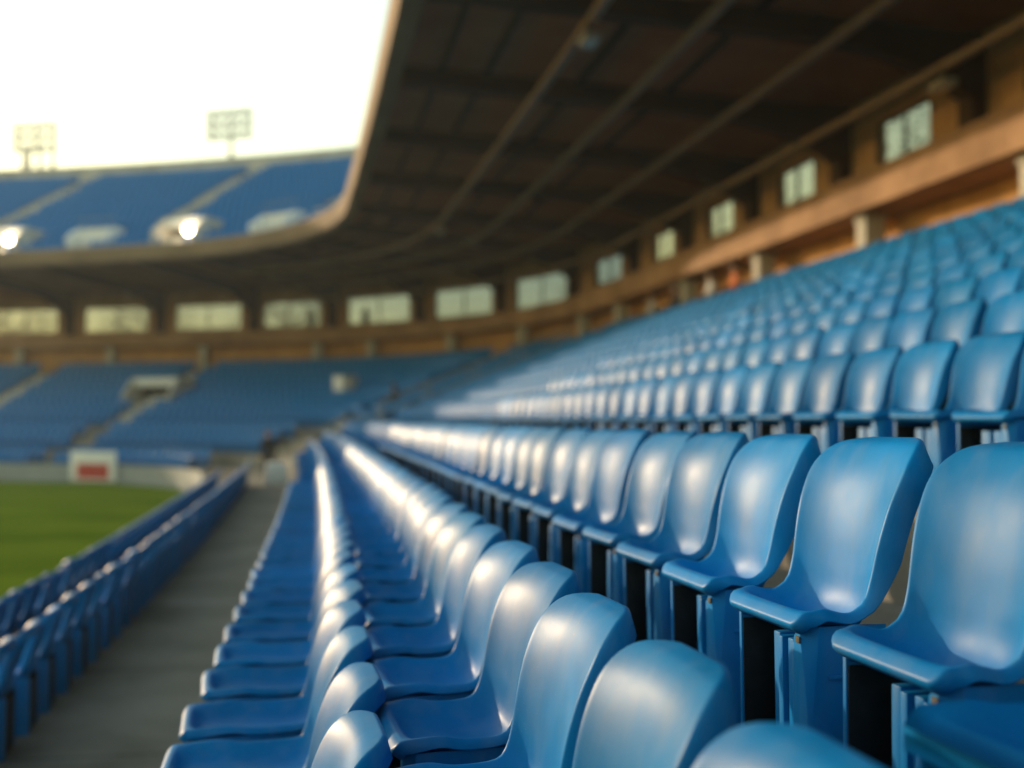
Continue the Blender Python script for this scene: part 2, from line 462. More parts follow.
def seat_meshes(pd):
    if pd in SHELLS: return SHELLS[pd]
    v, F, back, vn = shell(pd)
    d = {}
    d['backrest'] = sub_mesh('backrest', v, [f for f, k in zip(F, back) if k], vn, M['seat'])
    d['seat_pan'] = sub_mesh('seat_pan', v, [f for f, k in zip(F, back) if not k], vn, M['seat'])
    def mesh_of(mb, mat_, bev=.003):
        o = mb.build('tmp', mat_, None, bevel=bev); me = o.data; bpy.data.objects.remove(o); return me
    d['side_panel'] = mesh_of(side_panel_mb(pd), M['seat'])
    d['thin_panel'] = mesh_of(thin_panel_mb(pd), M['seat'])
    d['rib'] = [mesh_of(ribs_mb(pd, k), M['seat']) for k in range(4)]
    b = MB(); b.box(-pd + .15, -pd + .16, -.115, PHW - .012, 0, .32); b.box(-pd + .034, .006, PHW - .018, PHW - .0125, 0, .35); b.box(-.004, .004, -.114, PHW - .013, 0, .33); b.box(-pd + .035, .005, -.116, -.1135, 0, .33); d['shade_panel'] = mesh_of(b, M['dark'], .001)  # black linings put the shadow of the open pedestal into colour
    b = MB(); xf = -pd + .030; b.box(xf - .004, xf, -.150, -.130, .345, .360); d['number_plate'] = mesh_of(b, M['tag'], .001)
    p = MB(); xf = -pd + .030
    for q in (side_panel_mb(pd), thin_panel_mb(pd), ribs_mb(pd, 0), ribs_mb(pd, 1)): p.add(q.v, q.f)
    p.box(-pd + .10, -pd + .12, -.12, PHW - .006, .01, .32)
    d['pedestal'] = mesh_of(p, M['seat'], 0)
    SHELLS[pd] = d
    return d

# rows: name -> (offset of the back joint, floor, pan depth)
ROWS = []
def row(desc, topx, topz, pd): ROWS.append(dict(desc=desc, j=topx - LEAN, z=topz - TOPZ, pd=pd))
row('of the lowest row beside the pitch', -2.72, -1.52, .40)
row('of the row on the walkway\'s pitch side', -1.84, -1.27, .40)
row('of the first row above the walkway', .10, -.705, .50)
row('of the second row above the walkway', .60, -.395, .34)
row('of the third row above the walkway', 1.36, -.040, .215)
ordn = ['fourth', 'fifth', 'sixth', 'seventh', 'eighth', 'ninth', 'tenth', 'eleventh', 'twelfth', 'thirteenth']
for k in range(10):
    row('of the %s row above the walkway' % ordn[k], 3.20 + .85 * k, .43 + .345 * k, .38)
PITCH_Y = .56
# aisles: ranges of s left free of seats, per row band
S_GAP = (39.2, 43.4)
AISLES = []           # (s, half width on the ground at that offset) for lower end stand

def ordinal(n):
    ones = ['', 'first', 'second', 'third', 'fourth', 'fifth', 'sixth', 'seventh', 'eighth', 'ninth', 'tenth', 'eleventh', 'twelfth',
            'thirteenth', 'fourteenth', 'fifteenth', 'sixteenth', 'seventeenth', 'eighteenth', 'nineteenth']
    if n < 20: return ones[n]
    tens = ['', '', 'twenty', 'thirty', 'forty', 'fifty', 'sixty', 'seventy', 'eighty', 'ninety']
    tth = ['', '', 'twentieth', 'thirtieth', 'fortieth', 'fiftieth', 'sixtieth', 'seventieth', 'eightieth', 'ninetieth']
    if n < 100: return tth[n // 10] if n % 10 == 0 else tens[n // 10] + '-' + ones[n % 10]
    return 'far'

# first seat of each row (depth of the seat nearest the camera that is laid out)
def s_where(ri, loc, px, lo=.5, hi=6):
    r = ROWS[ri]
    f = lambda s: (view((P(s, r['j'] + loc[0])[0], P(s, r['j'] + loc[0])[1] + loc[1], r['z'] + loc[2])) or (9e9,))[0]
    return min((abs(f(s) - px), float(s)) for s in np.arange(lo, hi, .005))[1]
def start(ri, loc, px):
    s = s_where(ri, loc, px)
    while s - PITCH_Y > -6: s -= PITCH_Y
    return s
START = {0: 2.0 - 14 * PITCH_Y, 1: 1.2 - 12 * PITCH_Y, 2: start(2, (LEAN, -.1, .83), 388), 3: start(3, (LEAN, 0, .80), 688), 4: start(4, (-.205, -PHW, .41), 709), 5: start(5, (LEAN, -.05, .84), 985)}
# far-end aisles and openings (columns of the photograph turned into positions along the bowl)
LOW_AISLE = [s_px(145, 5.0), s_px(2, 6.0), s_px(-130, 5.0), 48.2]
UP_AISLE = [s_px(205, 11.0), s_px(30, 11.0), s_px(-130, 11.0), s_px(352, 9.0, 44, 60)]
LOW_PORTAL = [(LOW_AISLE[0], 6.2)]
UP_PORTAL_LAMP = [(s_px(186, 4.5), 4.5), (s_px(6, 4.5), 4.5)]
UP_PORTAL_WHITE = [(s_px(97, 5.0), 5.0), (s_px(281, 5.0), 5.0)]

def in_gap(s, off, lst, half):
    k = 1 + off * k_at(s)
    return any(abs(s - a) * k < half for a in lst)

seats = []
for ri, r in enumerate(ROWS):
    s = START.get(ri, .6 + .13 * ri) - (5 if ri > 4 else 0)
    if ri >= 5: s += .17 * ((ri * 7) % 3)
    n = 0
    while s < S_STOP:
        skip = S_GAP[0] < s < S_GAP[1]
        if ri < 2 and 36.0 < s < 52: skip = True
        if 2 <= ri < 5 and S_GAP[0] < s < 50: skip = True
        if s > S_CURVE + 1:
            if in_gap(s, r['j'], LOW_AISLE, .75): skip = True
            for (ps, po) in LOW_PORTAL:
                if abs(s - ps) * (1 + r['j'] * k_at(s)) < 1.7 and -1.2 < r['j'] - po < 1.3: skip = True
        if not skip: seats.append((ri, s))
        s += (PITCH_Y if s < 46 else .49) / (1 + r['j'] * k_at(s))
# which of them the photograph shows, largest first
cand = []
for i, (ri, s) in enumerate(seats):
    r = ROWS[ri]
    p = P(s, r['j'] + .06, r['z'] + .62)
    q = view(p); qt = view(P(s, r['j'] + .1, r['z'] + .84)); ql = view(P(s, r['j'] - r['pd'], r['z'] + .42))
    if not q or not qt or not ql: continue
    fr_ = any(-18 < a[0] < 1042 and -10 < a[1] < 778 for a in (q, qt, ql))
    if not fr_: continue
    cand.append((q[2] * (1.35 if ri == 0 else 1.0), i))
cand.sort()
chosen = [i for _, i in cand[:300]]
rank = {}
order = {}
shown = set(i for _, i in cand)
for i, (ri, s) in enumerate(seats):
    if i in shown:
        order[ri] = order.get(ri, 0) + 1; rank[i] = order[ri]
chosen_set = set(chosen)
GROUP = 'blue seats in rows on the grandstand'
def place_seat(i, near):
    ri, s = seats[i]; r = ROWS[ri]; d = seat_meshes(r['pd'])
    loc, th = frame_at(s, r['j'], r['z'])
    rz = th + SEAT_YAW + random.gauss(0, .020)
    label = 'blue seat, %s from the camera end %s' % (ordinal(rank[i]), r['desc'])
    e = empty('stadium_seat', label, 'seat', (loc[0] + random.gauss(0, .003), loc[1] + random.gauss(0, .005), loc[2]), rz, GROUP)
    e.rotation_euler = (random.gauss(0, .005), random.gauss(0, .011), rz)
    tone = 1 + random.gauss(0, .08) + (.22 if random.random() < .05 else 0)
    colr = (tone * (1 + random.gauss(0, .05)), tone, tone * (1 + random.gauss(0, .02)), 1)
    parts = [('backrest', d['backrest']), ('seat_pan', d['seat_pan'])]
    if near:
        parts += [('side_panel', d['side_panel']), ('side_panel', d['thin_panel']), *[('rib', q_) for q_ in d['rib']], ('shade_panel', d['shade_panel'])]
        if ri == 4 and rank[i] < 9 or (ri == 5 and rank[i] in (1, 2, 4)): parts.append(('number_plate', d['number_plate']))
    else:
        parts += [('pedestal', d['pedestal']), ('shade_panel', d['shade_panel'])]
    for nm, me in parts:
        o = link(nm, me, e); o.color = colr
for k, i in enumerate(chosen):
    place_seat(i, k < 110)

# all the other seats, far or small: one mass
def low_seat(pd, nu, nv):
    v, F, back, vn = shell(pd, nu, nv, rim=False)
    v = list(v); F = list(F)
    # a short turned edge so the outline keeps its thickness
    idx = np.arange(nu * nv).reshape(nu, nv)
    loop = list(idx[0, :]) + list(idx[1:, -1]) + list(idx[-1, ::-1][1:]) + list(idx[::-1, 0][1:-1])
    base = len(v)
    for k in loop:
        p = np.array(v[int(k)]); q = p.copy(); back_ = p[2] > .46
        if back_: q += np.array([.036, 0, -.006])
        else: q += np.array([0, 0, -.036])
        v.append(tuple(q))
    n = len(loop)
    for k in range(n):
        k2 = (k + 1) % n
        F.append((int(loop[k]), int(loop[k2]), base + k2, base + k))
    b = MB(); b.add(v, F)
    b.box(-pd + .03, .01, -PHW, -.12, 0, .37); b.box(-pd + .03, .01, PHW - .02, PHW, 0, .37); b.box(-pd + .16, -pd + .18, -.12, PHW - .02, 0, .32)
    return b
def replicate(template, places, smooth=True):
    tv = np.array(template.v); tf = template.f
    nV = len(tv); L = np.array([len(f) for f in tf]); lp = np.array([i for f in tf for i in f])
    allv = []; k = 0
    for (x, y, z, th) in places:
        c, s_ = math.cos(th), math.sin(th)
        w = np.empty_like(tv)
        w[:, 0] = x + tv[:, 0] * c - tv[:, 1] * s_; w[:, 1] = y + tv[:, 0] * s_ + tv[:, 1] * c; w[:, 2] = z + tv[:, 2]
        allv.append(w)
    n = len(places)
    V = np.concatenate(allv)
    loops = (np.tile(lp, n) + np.repeat(np.arange(n) * nV, len(lp)))
    Ls = np.tile(L, n)
    return V, loops, Ls
mid, far = low_seat(.38, 12, 6), low_seat(.38, 8, 5)
pm, pf = [], []
for i, (ri, s) in enumerate(seats):
    if i in chosen_set: continue
    r = ROWS[ri]; loc, th = frame_at(s, r['j'], r['z'])
    (pm if s < 26 else pf).append((*loc, th + SEAT_YAW + random.gauss(0, .012)))
# the upper tier
UP_LIP, UP_Z = 1.50, 8.80
UP_N, UP_RUN, UP_RISE = 17, .86, .447
for k in range(UP_N):
    off = UP_LIP + 1.9 + UP_RUN * k; z = UP_Z + .10 + UP_RISE * k
    s = -6.0
    while s < S_STOP:
        skip = False
        if s > S_CURVE:
            in_p = False
            for (ps, po) in UP_PORTAL_LAMP + UP_PORTAL_WHITE:
                if abs(s - ps) * (1 + off * k_at(s)) < 1.65 and -.9 < off - po < 1.2: skip = True
                if abs(s - ps) * (1 + off * k_at(s)) < .7 and off < po: skip = True
            if off > 6.0 and in_gap(s, off, UP_AISLE, .7): skip = True
            if off <= 6.0 and in_gap(s, off, UP_AISLE[3:], .7): skip = True
        if not skip and s > 30: pf.append((*P(s, off, z), th_at(s)))
        s += .49 / (1 + off * k_at(s))
A, B_ = replicate(mid, pm), replicate(far, pf)
V = np.concatenate([A[0], B_[0]]); LP = np.concatenate([A[1], B_[1] + len(A[0])]); LS = np.concatenate([A[2], B_[2]])
me = bpy.data.meshes.new('seat_rows')
me.vertices.add(len(V)); me.vertices.foreach_set('co', V.astype(np.float32).ravel())
me.loops.add(len(LP)); me.loops.foreach_set('vertex_index', LP.astype(np.int32))
me.polygons.add(len(LS)); me.polygons.foreach_set('loop_start', np.concatenate([[0], np.cumsum(LS)[:-1]]).astype(np.int32))
me.polygons.foreach_set('use_smooth', np.ones(len(LS), bool))
me.update(calc_edges=True); me.validate()
me.materials.append(M['seat_far'])
o = link('seat_rows', me)
tag(o, 'mass of small distant blue seats filling both tiers', 'seats', None, 'stuff')

# ------------------------------------------------------------------ ground, pitch, walkway
b = MB(); b.add([(-900, -900, -2.90), (900, -900, -2.90), (900, 900, -2.90), (-900, 900, -2.90)], [(0, 1, 2, 3)])
tag(b.build('ground', M['earth']), None, None, None, 'structure')
b = MB(); ss = srange(-12, S_STOP, 1.0)
b.sweep([(-3.62, -2.86), (-60.0 if False else -6.0, -2.86)], ss, closed=False)
tag(b.build('track', M['track']), None, None, None, 'structure')
# the pitch: rounded at its far corner, following the track
ring = [P(s, -4.35, -2.852) for s in ss]
b = MB(); pts = ring + [(-120, ring[-1][1], -2.852), (-120, -12, -2.852)]
b.add(pts, [tuple(range(len(pts)))])
tag(b.build('pitch', M['turf']), None, None, None, 'structure')
b = MB(); b.sweep([(-2.45, -2.08), (-.58, -2.08)], srange(-8, S_STOP), closed=False)
tag(b.build('walkway', M['walkway']), None, None, None, 'structure')
b = MB()
for s, w in ((6.4, .05), (3.55, .05), (13.0, .06)):
    b.sweep([(-1.75, -2.076), (-.95, -2.076)], [s, s + w], closed=False)
tag(b.build('walkway_marking', M['paint']), None, None, None, 'structure')

# ------------------------------------------------------------------ lower tier
prof = [(-3.60, -2.95), (-3.60, -2.334), (-2.45, -2.334), (-2.45, -2.084)]
stand_front = prof + [(-2.45, -2.95)]
b = MB(); b.sweep(stand_front, srange(-8, S_STOP), True)
pr = [(-.58, -2.95), (-.58, -1.519), (.13, -1.519), (.13, -1.209), (.86, -1.209), (.86, -.853), (2.6, -.853)]
for k in range(10):
    z = .43 + .345 * k - TOPZ
    pr += [(2.6 + .85 * k, z), (2.6 + .85 * (k + 1), z)]
zt = .43 + .345 * 9 - TOPZ
pr[-1] = (12.62, zt); pr += [(12.62, -2.95)]
b.sweep(pr, srange(-8, S_STOP), True)
stand = empty('lower_stand', 'stepped grey concrete terrace carrying the lower rows of blue seats', 'grandstand', (0, 0, -2.85))
def part(mb, name, mats, parent, **kw):
    o = mb.build(name, mats, parent, **kw)
    o.matrix_parent_inverse = parent.matrix_world.inverted() if False else Matrix.Translation(-Vector(parent.location))
    return o
part(b, 'terrace', M['concrete'], stand)
# low boarded wall at the foot of the far end
b = MB(); b.sbox(44.5, S_STOP, -3.86, -3.70, -2.95, -2.05)
tag(b.build('perimeter_wall', M['greywall']), 'long pale grey boarded wall at the foot of the far end stand', 'wall')
b = MB(); b.sbox(-8, 44.4, -3.80, -3.66, -2.95, -2.25)
tag(b.build('front_wall', M['greywall']), 'low grey wall between the near pitch side seats and the pitch', 'wall')

# stairs in the far end of the lower tier
def stair(lst_s, rows_, half, name, label, group):
    b = MB()
    for (o0, o1, z0, z1) in rows_:
        k = 1 + .5 * (o0 + o1) * k_at(lst_s)
        h = half / k
        n = 2
        for q in range(n):
            oo = o0 + (o1 - o0) * q / n
            b.sbox(lst_s - h, lst_s + h, oo, o1, z0 + (z1 - z0) * q / n, z0 + (z1 - z0) * (q + 1) / n, 2)
    o = b.build(name, M['pale'])
    return tag(o, label, 'stairs', group)
low_rows = [(2.6 + .85 * k, 2.6 + .85 * (k + 1) - .002, .43 + .345 * k - TOPZ + .004, .43 + .345 * (k + 1) - TOPZ) for k in range(9)]
labs = ['pale concrete stairs passing the white portal in the far lower stand',
        'pale concrete stairs at the far lower stand near the left picture edge',
        'pale concrete stairs beyond the left end of the far lower stand',
        'pale concrete stairs in the curve where the side stand meets the end']
for s, l in zip(LOW_AISLE, labs):
    if -20 < (view(P(s, 5, 0)) or (-99,))[0]: stair(s, low_rows, .62, 'aisle_stairs', l, 'stairs in the far stands')
stair(S_GAP[0] + .95, [(-.57, .125, -1.515, -1.209), (.14, .80, -1.205, -.853)] + low_rows, .72, 'aisle_stairs',
      'pale concrete stairs at the far end of the sunlit side rows', 'stairs in the far stands')

# ------------------------------------------------------------------ concourse: back wall, pillars, parapet
b = MB(); b.sbox(-8, S_STOP, 12.62, 12.90, zt - .01, 4.537)
tag(b.build('concourse_wall', M['ochre']), 'ochre wall behind the top row of lower seats', 'wall')
par = empty('concourse_parapet', 'long terracotta concrete parapet band above the lower tier', 'parapet', (11.5, 0, 4.4))
b = MB(); b.sweep([(11.50, 4.54), (14.6, 4.54), (14.6, 4.76), (11.80, 4.76), (11.80, 5.25), (11.50, 5.25)], srange(-8, S_STOP), True)
part(b, 'parapet_band', M['parapet'], par)
b = MB(); b.sweep([(11.46, 5.253), (11.84, 5.253), (11.84, 5.32), (11.46, 5.32)], srange(-8, S_STOP), True)
part(b, 'coping', M['parapet'], par)

BAYS = []                  # beam / pilaster positions along s, evenly spaced at the back wall
s = 3.7
while s < S_STOP - .5:
    BAYS.append(s)
    k = 1 + 13.5 * k_at(s + 1)
    s += (5.75 if s < 40 else 6.6) / k
PIL_N = 0
pil_spots = [s for s in BAYS if s > 8]
pd_proto = None
def ordpil(n): return ordinal(n)
vis = []
for s in pil_spots:
    q = view(P(s - 4.0 / (1 + 12 * k_at(s)), 11.95, 3.6))
    if q and -30 < q[0] < 1060: vis.append(s)
for n, s in enumerate(vis):
    loc, th = frame_at(s - 4.0 / (1 + 12 * k_at(s)), 12.05, zt)
    if pd_proto is None:
        c = MB(); c.box(-.24, .24, -.21, .21, 0, 4.537 - zt); c.box(-.28, .28, -.25, .25, 0, .16); c.box(-.28, .28, -.25, .25, 4.537 - zt - .14, 4.534 - zt)
        o = c.build('concrete_pillar', M['pale'], None, bevel=.015); pd_proto = o
    else:
        o = pd_proto.copy(); COL.objects.link(o)
    o.location = loc; o.rotation_euler = (0, 0, th)
    tag(o, 'square pale pillar under the parapet, %s from the right picture edge' % ordinal(n + 1), 'pillar', 'pillars under the concourse parapet')

# ------------------------------------------------------------------ arcade wall with its windows
WALL_O = 13.6
soffit_back, soffit_front = 8.05, 8.52
arc = empty('arcade_wall', 'brown rendered upper concourse wall with windows between dark pilasters', 'wall', (13.6, 0, 4.78))
wb = MB(); pb = []; wins = []
for a, c in zip(BAYS[:-1], BAYS[1:]):
    k = 1 + WALL_O * k_at(.5 * (a + c)); Lm = (c - a) * k; m_ = .5 * (a + c)
    if a < 40: w, z0, z1, sh = 2.4, 6.25, 7.35, .2
    elif Lm < 4: w = 0
    elif th_at(m_) < R(20): w, z0, z1, sh = 2.9, 6.1, 7.3, .1
    else: w, z0, z1, sh = 4.7, 5.65, 7.25, 0
    w = min(w, Lm - 1.2)
    lo, hi = 4.763, 8.4
    if w < .8:
        wb.sbox(a, c, WALL_O, WALL_O + .3, lo, hi, .5); continue
    h = .5 * w / k; m_ += sh / k
    wb.sbox(a, m_ - h, WALL_O, WALL_O + .3, lo, hi, .5); wb.sbox(m_ + h, c, WALL_O, WALL_O + .3, lo, hi, .5)
    wb.sbox(m_ - h, m_ + h, WALL_O, WALL_O + .3, lo, z0, .5); wb.sbox(m_ - h, m_ + h, WALL_O, WALL_O + .3, z1, hi, .5)
    wins.append((m_, h, k, z0, z1, w))
wb.sbox(-8, BAYS[0], WALL_O, WALL_O + .3, 4.763, 8.4)
part(wb, 'wall', M['stucco'], arc)
for (m_, h, k, z0, z1, w) in wins:
    f = MB(); t = .07; ht = t / k; o0, o1 = WALL_O + .06, WALL_O + .16
    f.sbox(m_ - h, m_ - h + ht, o0, o1, z0, z1, 2); f.sbox(m_ + h - ht, m_ + h, o0, o1, z0, z1, 2)
    f.sbox(m_ - h + ht, m_ + h - ht, o0, o1, z0, z0 + t, .6); f.sbox(m_ - h + ht, m_ + h - ht, o0, o1, z1 - t, z1, .6)
    nm = 1
    for q in range(nm):
        ms = m_ - h + 2 * h * (q + 1) / (nm + 1)
        f.sbox(ms - .5 * ht, ms + .5 * ht, o0 + .01, o1 - .01, z0 + t, z1 - t, 2)
    wo = part(f, 'window', M['darkmetal'], arc)
    g = MB(); g.sbox(m_ - h + ht, m_ + h - ht, WALL_O + .10, WALL_O + .108, z0 + t, z1 - t, .6)
    go = g.build('pane', M['glass' if m_ < 42 else 'glass_dimmed'], wo)
    go.matrix_parent_inverse = wo.matrix_parent_inverse.copy(); go.matrix_parent_inverse = Matrix.Identity(4)

# ------------------------------------------------------------------ upper tier: slab, lip, beams, purlins, rim
up = empty('upper_tier', 'upper deck with dark beamed underside and pale concrete front lip', 'grandstand', (0, 0, 8.05))
SS = srange(-14, S_STOP, .8)
topo = UP_LIP + 1.9 + UP_RUN * UP_N; topz = UP_Z + UP_RISE * UP_N
b = MB()
b.sweep([(UP_LIP + .45, soffit_front), (14.2, soffit_back), (14.2, soffit_back + .35), (UP_LIP + .45, soffit_front + .24)], SS, True)
part(b, 'soffit', M['soffit'], up)
pr = [(UP_LIP + .45, UP_Z - .45), (UP_LIP + 1.5, UP_Z - .45 + .3)]
st = [(UP_LIP + .45, UP_Z + .10)]
for k in range(UP_N):
    z = UP_Z + .10 + UP_RISE * k
    o1 = UP_LIP + 1.9 + UP_RUN * k + .36
    st += [(o1, z), (o1, z + UP_RISE)]
st += [(topo + .3, st[-1][1]), (topo + .3, topz - 1.2), (UP_LIP + .45, UP_Z - .02)]
b = MB(); b.sweep(st, SS, True)
part(b, 'stepped_deck', M['pale'], up)
b = MB(); b.sweep([(UP_LIP, soffit_front - .32), (UP_LIP + .45, soffit_front - .32), (UP_LIP + .45, UP_Z + .14), (UP_LIP + .30, UP_Z + .22), (UP_LIP + .05, UP_Z + .22), (UP_LIP - .06, UP_Z + .10), (UP_LIP - .06, soffit_front + .1)], SS, True)
part(b, 'front_lip', M['lip'], up)
b = MB(); b.sweep([(topo + .30, topz - 3.5), (topo + .72, topz - 3.5), (topo + .72, topz + 1.35), (topo + .30, topz + 1.35)], SS, True)
part(b, 'rim_wall', M['pale'], up)
b = MB(); b.sweep([(14.2, soffit_back), (topo + .72, topz - 3.5), (topo + .30, topz - 3.5), (14.0, soffit_back + .3)], SS, True)
part(b, 'outer_slope', M['soffit'], up)
for s in BAYS:
    k0 = 1 + 7 * k_at(s); hb = .20 / k0
    zf = lambda o: soffit_front + (soffit_back - soffit_front) * (o - UP_LIP - .45) / (14.2 - UP_LIP - .45)
    lower = []
    for o_ in np.linspace(UP_LIP + .46, 13.58, 18):
        t = max(0, (o_ - 9.2) / 4.4)
        lower.append((float(o_), zf(o_) - .42 - .10 * (o_ / 13) - 1.05 * t ** 2.6))
    poly = lower + [(13.58, zf(13.58) + .003), (UP_LIP + .46, zf(UP_LIP + .46) + .003)]
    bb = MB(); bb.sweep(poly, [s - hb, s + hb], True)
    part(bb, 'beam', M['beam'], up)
    bb = MB(); hp = .27 / (1 + 13.4 * k_at(s)); bb.sbox(s - hp, s + hp, 13.26, 13.597, 4.763, 8.0, 2)
    o = part(bb, 'pilaster', M['beam'], arc)
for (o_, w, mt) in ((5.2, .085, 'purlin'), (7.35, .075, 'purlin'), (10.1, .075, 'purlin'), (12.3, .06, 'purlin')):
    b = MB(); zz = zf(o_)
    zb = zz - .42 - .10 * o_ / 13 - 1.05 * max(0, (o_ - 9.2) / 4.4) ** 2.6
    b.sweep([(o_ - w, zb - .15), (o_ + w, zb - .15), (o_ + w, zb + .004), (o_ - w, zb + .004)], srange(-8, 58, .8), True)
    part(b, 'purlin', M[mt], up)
for o_ in (2.9, 4.0, 6.3, 8.6):
    b = MB(); zz = zf(o_)
    b.sweep([(o_ - .05, zz - .12), (o_ + .05, zz - .12), (o_ + .05, zz + .003), (o_ - .05, zz + .003)], srange(-8, 58, .8), True)
    part(b, 'joist', M['beam'], up)

# lamps fixed under the deck
def ceiling_lamp(s, off, label):
    loc, th = frame_at(s, off, zf(off) - .42 - .10 * off / 13 - 1.05 * max(0, (off - 9.2) / 4.4) ** 2.6 - .14)
    e = empty('ceiling_lamp', label, 'lamp', loc, th, 'unlit lamps under the deck')
    b = MB(); b.box(-.05, .05, -.05, .05, -.22, 0); b.build('bracket', M['darkmetal'], e, bevel=.006)
    b = MB(); b.box(-.16, .16, -.30, .30, -.38, -.22); b.build('housing', M['metal'], e, bevel=.02)
    b = MB(); b.box(-.13, .13, -.27, .27, -.392, -.38); b.build('lens', M['lens'], e)
ceiling_lamp(20.8, 5.2, 'small grey lamp under the deck on the leftmost bright purlin, close to picture top')
ceiling_lamp(20.0, 12.3, 'small grey lamp under the deck near the top right picture corner')
ceiling_lamp(43.0, 5.2, 'small grey lamp under the deck at the far end of the leftmost purlin')
loc, th = frame_at(24.5, UP_LIP - .06, 9.75)
e = empty('lip_spotlight', 'small dark spotlight sticking out from the sunlit edge of the upper deck', 'lamp', loc, th)
b = MB(); b.tube([(0, 0, 0), (-.30, 0, .05)], .03); b.build('arm', M['darkmetal'], e)
b = MB(); b.tube([(-.24, 0, .0), (-.36, 0, .08), (-.50, 0, .14)], [.05, .12, .15], 12); b.build('housing', M['darkmetal'], e, smooth=True)

# ------------------------------------------------------------------ upper tier stairs and portals
def up_stairs(s, o0, o1, label):
    b = MB(); k = 1 + .5 * (o0 + o1) * k_at(s); h = .82 / k; n = 0
    for q in range(UP_N):
        a = UP_LIP + 1.9 + UP_RUN * q + .36; z = UP_Z + .10 + UP_RISE * q
        if a - UP_RUN < o0 or a > o1: continue
        b.sbox(s - h, s + h, a - UP_RUN + .004, a - .002, z + .004, z + .20, 2)
        b.sbox(s - h, s + h, a - UP_RUN * .5, a - .002, z + .20, z + UP_RISE, 2)
    tag(b.build('aisle_stairs', M['pale']), label, 'stairs', 'stairs in the far stands')
labs = ['pale stairs climbing the upper tier under the single mast floodlight', 'pale stairs climbing the upper tier under the wide left floodlight',
        'pale stairs beyond the left edge of the upper tier', 'pale stairs on the upper tier beside the corner of the front lip']
for i, s in enumerate(UP_AISLE):
    if view(P(s, 11, 12))[0] > -20: up_stairs(s, 6.6 if i < 3 else 2.2, 16.2, labs[i])
for (ps, po), l in zip(UP_PORTAL_WHITE, ('short pale steps below the left closed white portal of the upper tier', 'short pale steps below the right closed white portal of the upper tier')):
    up_stairs(ps, 2.0, po - .5, l)
for (ps, po), l in zip(UP_PORTAL_LAMP, ('short pale steps below the right lamp lit portal of the upper tier', 'short pale steps below the left lamp lit portal of the upper tier')):
    up_stairs(ps, 2.0, po - .5, l)
def portal(s, off, z, label, lamp=None, closed=False, w=1.35, hh=1.5, group='portals in the far stands'):
    loc, th = frame_at(s, off, z)
    e = empty('portal', label, 'portal', loc, th, group)
    for sg in (-1, 1):
        c = MB(); pts = [(-1.15, 0), (1.15, 0), (1.15, hh), (-.25, hh), (-1.15, .75)]
        y0, y1 = (sg * w - .12, sg * w + .12)
        c.loft([[(x, y0, q) for x, q in pts], [(x, y1, q) for x, q in pts]])
        c.build('side_wall', M['white' if closed else 'pale'], e)
    c = MB(); c.box(-.30, 1.10, -w + .123, w - .123, hh - .45 if not closed else .35, hh - .003); c.build('lintel', M['white'], e)
    c = MB(); c.box(.55, .65, -w + .123, w - .123, 0, hh - .453 if not closed else .347); c.build('opening', M['dark'], e)  # near-black plate painted in place of the shaded passage
    if closed:
        c = MB(); c.tube([(-.2, -w, hh), (-.2, -w, hh + .55), (-.2, w, hh + .55), (-.2, w, hh)], .03); c.build('handrail', M['metal'], e)
    return e
for n, (ps, po) in enumerate(UP_PORTAL_LAMP):
    side = ('right', 'left')[n]
    k = (po - UP_LIP - 1.9) / UP_RUN; z = UP_Z + .1 + UP_RISE * math.floor(k) - .05
    portal(ps, po, z, 'pale portal with a dark opening and a lit lamp, %s one of two' % side)
    loc, th = frame_at(ps, po - .55, z + .62)
    e = empty('portal_lamp', 'round glowing lamp in the %s dark portal of the upper tier' % side, 'lamp', loc, th, 'lit lamps in the portals')
    c = MB(); c.ball((0, -.45, .15), .22, 18, 12); c.build('globe', M['lamp'], e, smooth=True)
    c = MB(); c.tube([(0, -.45, -.14), (0, -.45, -.62)], .035); c.build('post', M['darkmetal'], e)
for n, (ps, po) in enumerate(UP_PORTAL_WHITE):
    side = ('left', 'right')[n]
    k = (po - UP_LIP - 1.9) / UP_RUN; z = UP_Z + .1 + UP_RISE * math.floor(k) - .05
    portal(ps, po, z, 'closed white portal box among the upper seats, %s one of two' % side, closed=True, w=1.2, hh=1.35)
ps, po = LOW_PORTAL[0]
portal(ps, po, .43 + .345 * 3 - TOPZ + .03, 'portal with white lintel and dark opening in the far lower stand', w=1.45, hh=1.65)

# ------------------------------------------------------------------ floodlights on the rim
def flood(px, label, posts, wdt, cols, rows_, hgt):
    s = s_px(px, topo + .5); loc, th = frame_at(s, topo + .5, topz + 1.35)
    e = empty('floodlight', label, 'floodlight', loc, th, 'floodlights on the stadium rim')
    for y in posts:
        c = MB(); c.tube([(0, y, -.3), (0, y, hgt)], [.16, .13], 10); c.build('mast', M['metal'], e, smooth=True)
    c = MB()
    for r_ in range(rows_):
        z = hgt + .1 + r_ * .75; c.box(-.05, .05, -wdt / 2, wdt / 2, z - .05, z + .05)
    for y in (-wdt / 2, wdt / 2, 0): c.box(-.045, .045, y - .05, y + .05, hgt - .2, hgt + .1 + (rows_ - 1) * .75)
    c.build('rack', M['metal'], e)
    for r_ in range(rows_):
        for q in range(cols):
            y = -wdt / 2 + wdt * q / (cols - 1); z = hgt + .1 + r_ * .75
            c = MB(); c.tube([(-.06, y, z), (-.16, y, z - .03), (-.34, y, z - .09)], [.12, .26, .29], 10)
            lo = c.build('lamp_head', M['metal'], e, smooth=True)
            c = MB(); c.tube([(-.341, y, z - .09), (-.348, y, z - .092)], [.25, .25], 10); c.build('lens', M['lens'], lo)
flood(33, 'wide floodlight rack on several posts above the left of the rim', (-1.25, -.3, .55, 1.0), 2.9, 5, 3, 1.4)
flood(228, 'floodlight rack on a single mast above the middle of the rim', (0,), 2.9, 5, 3, 1.4)

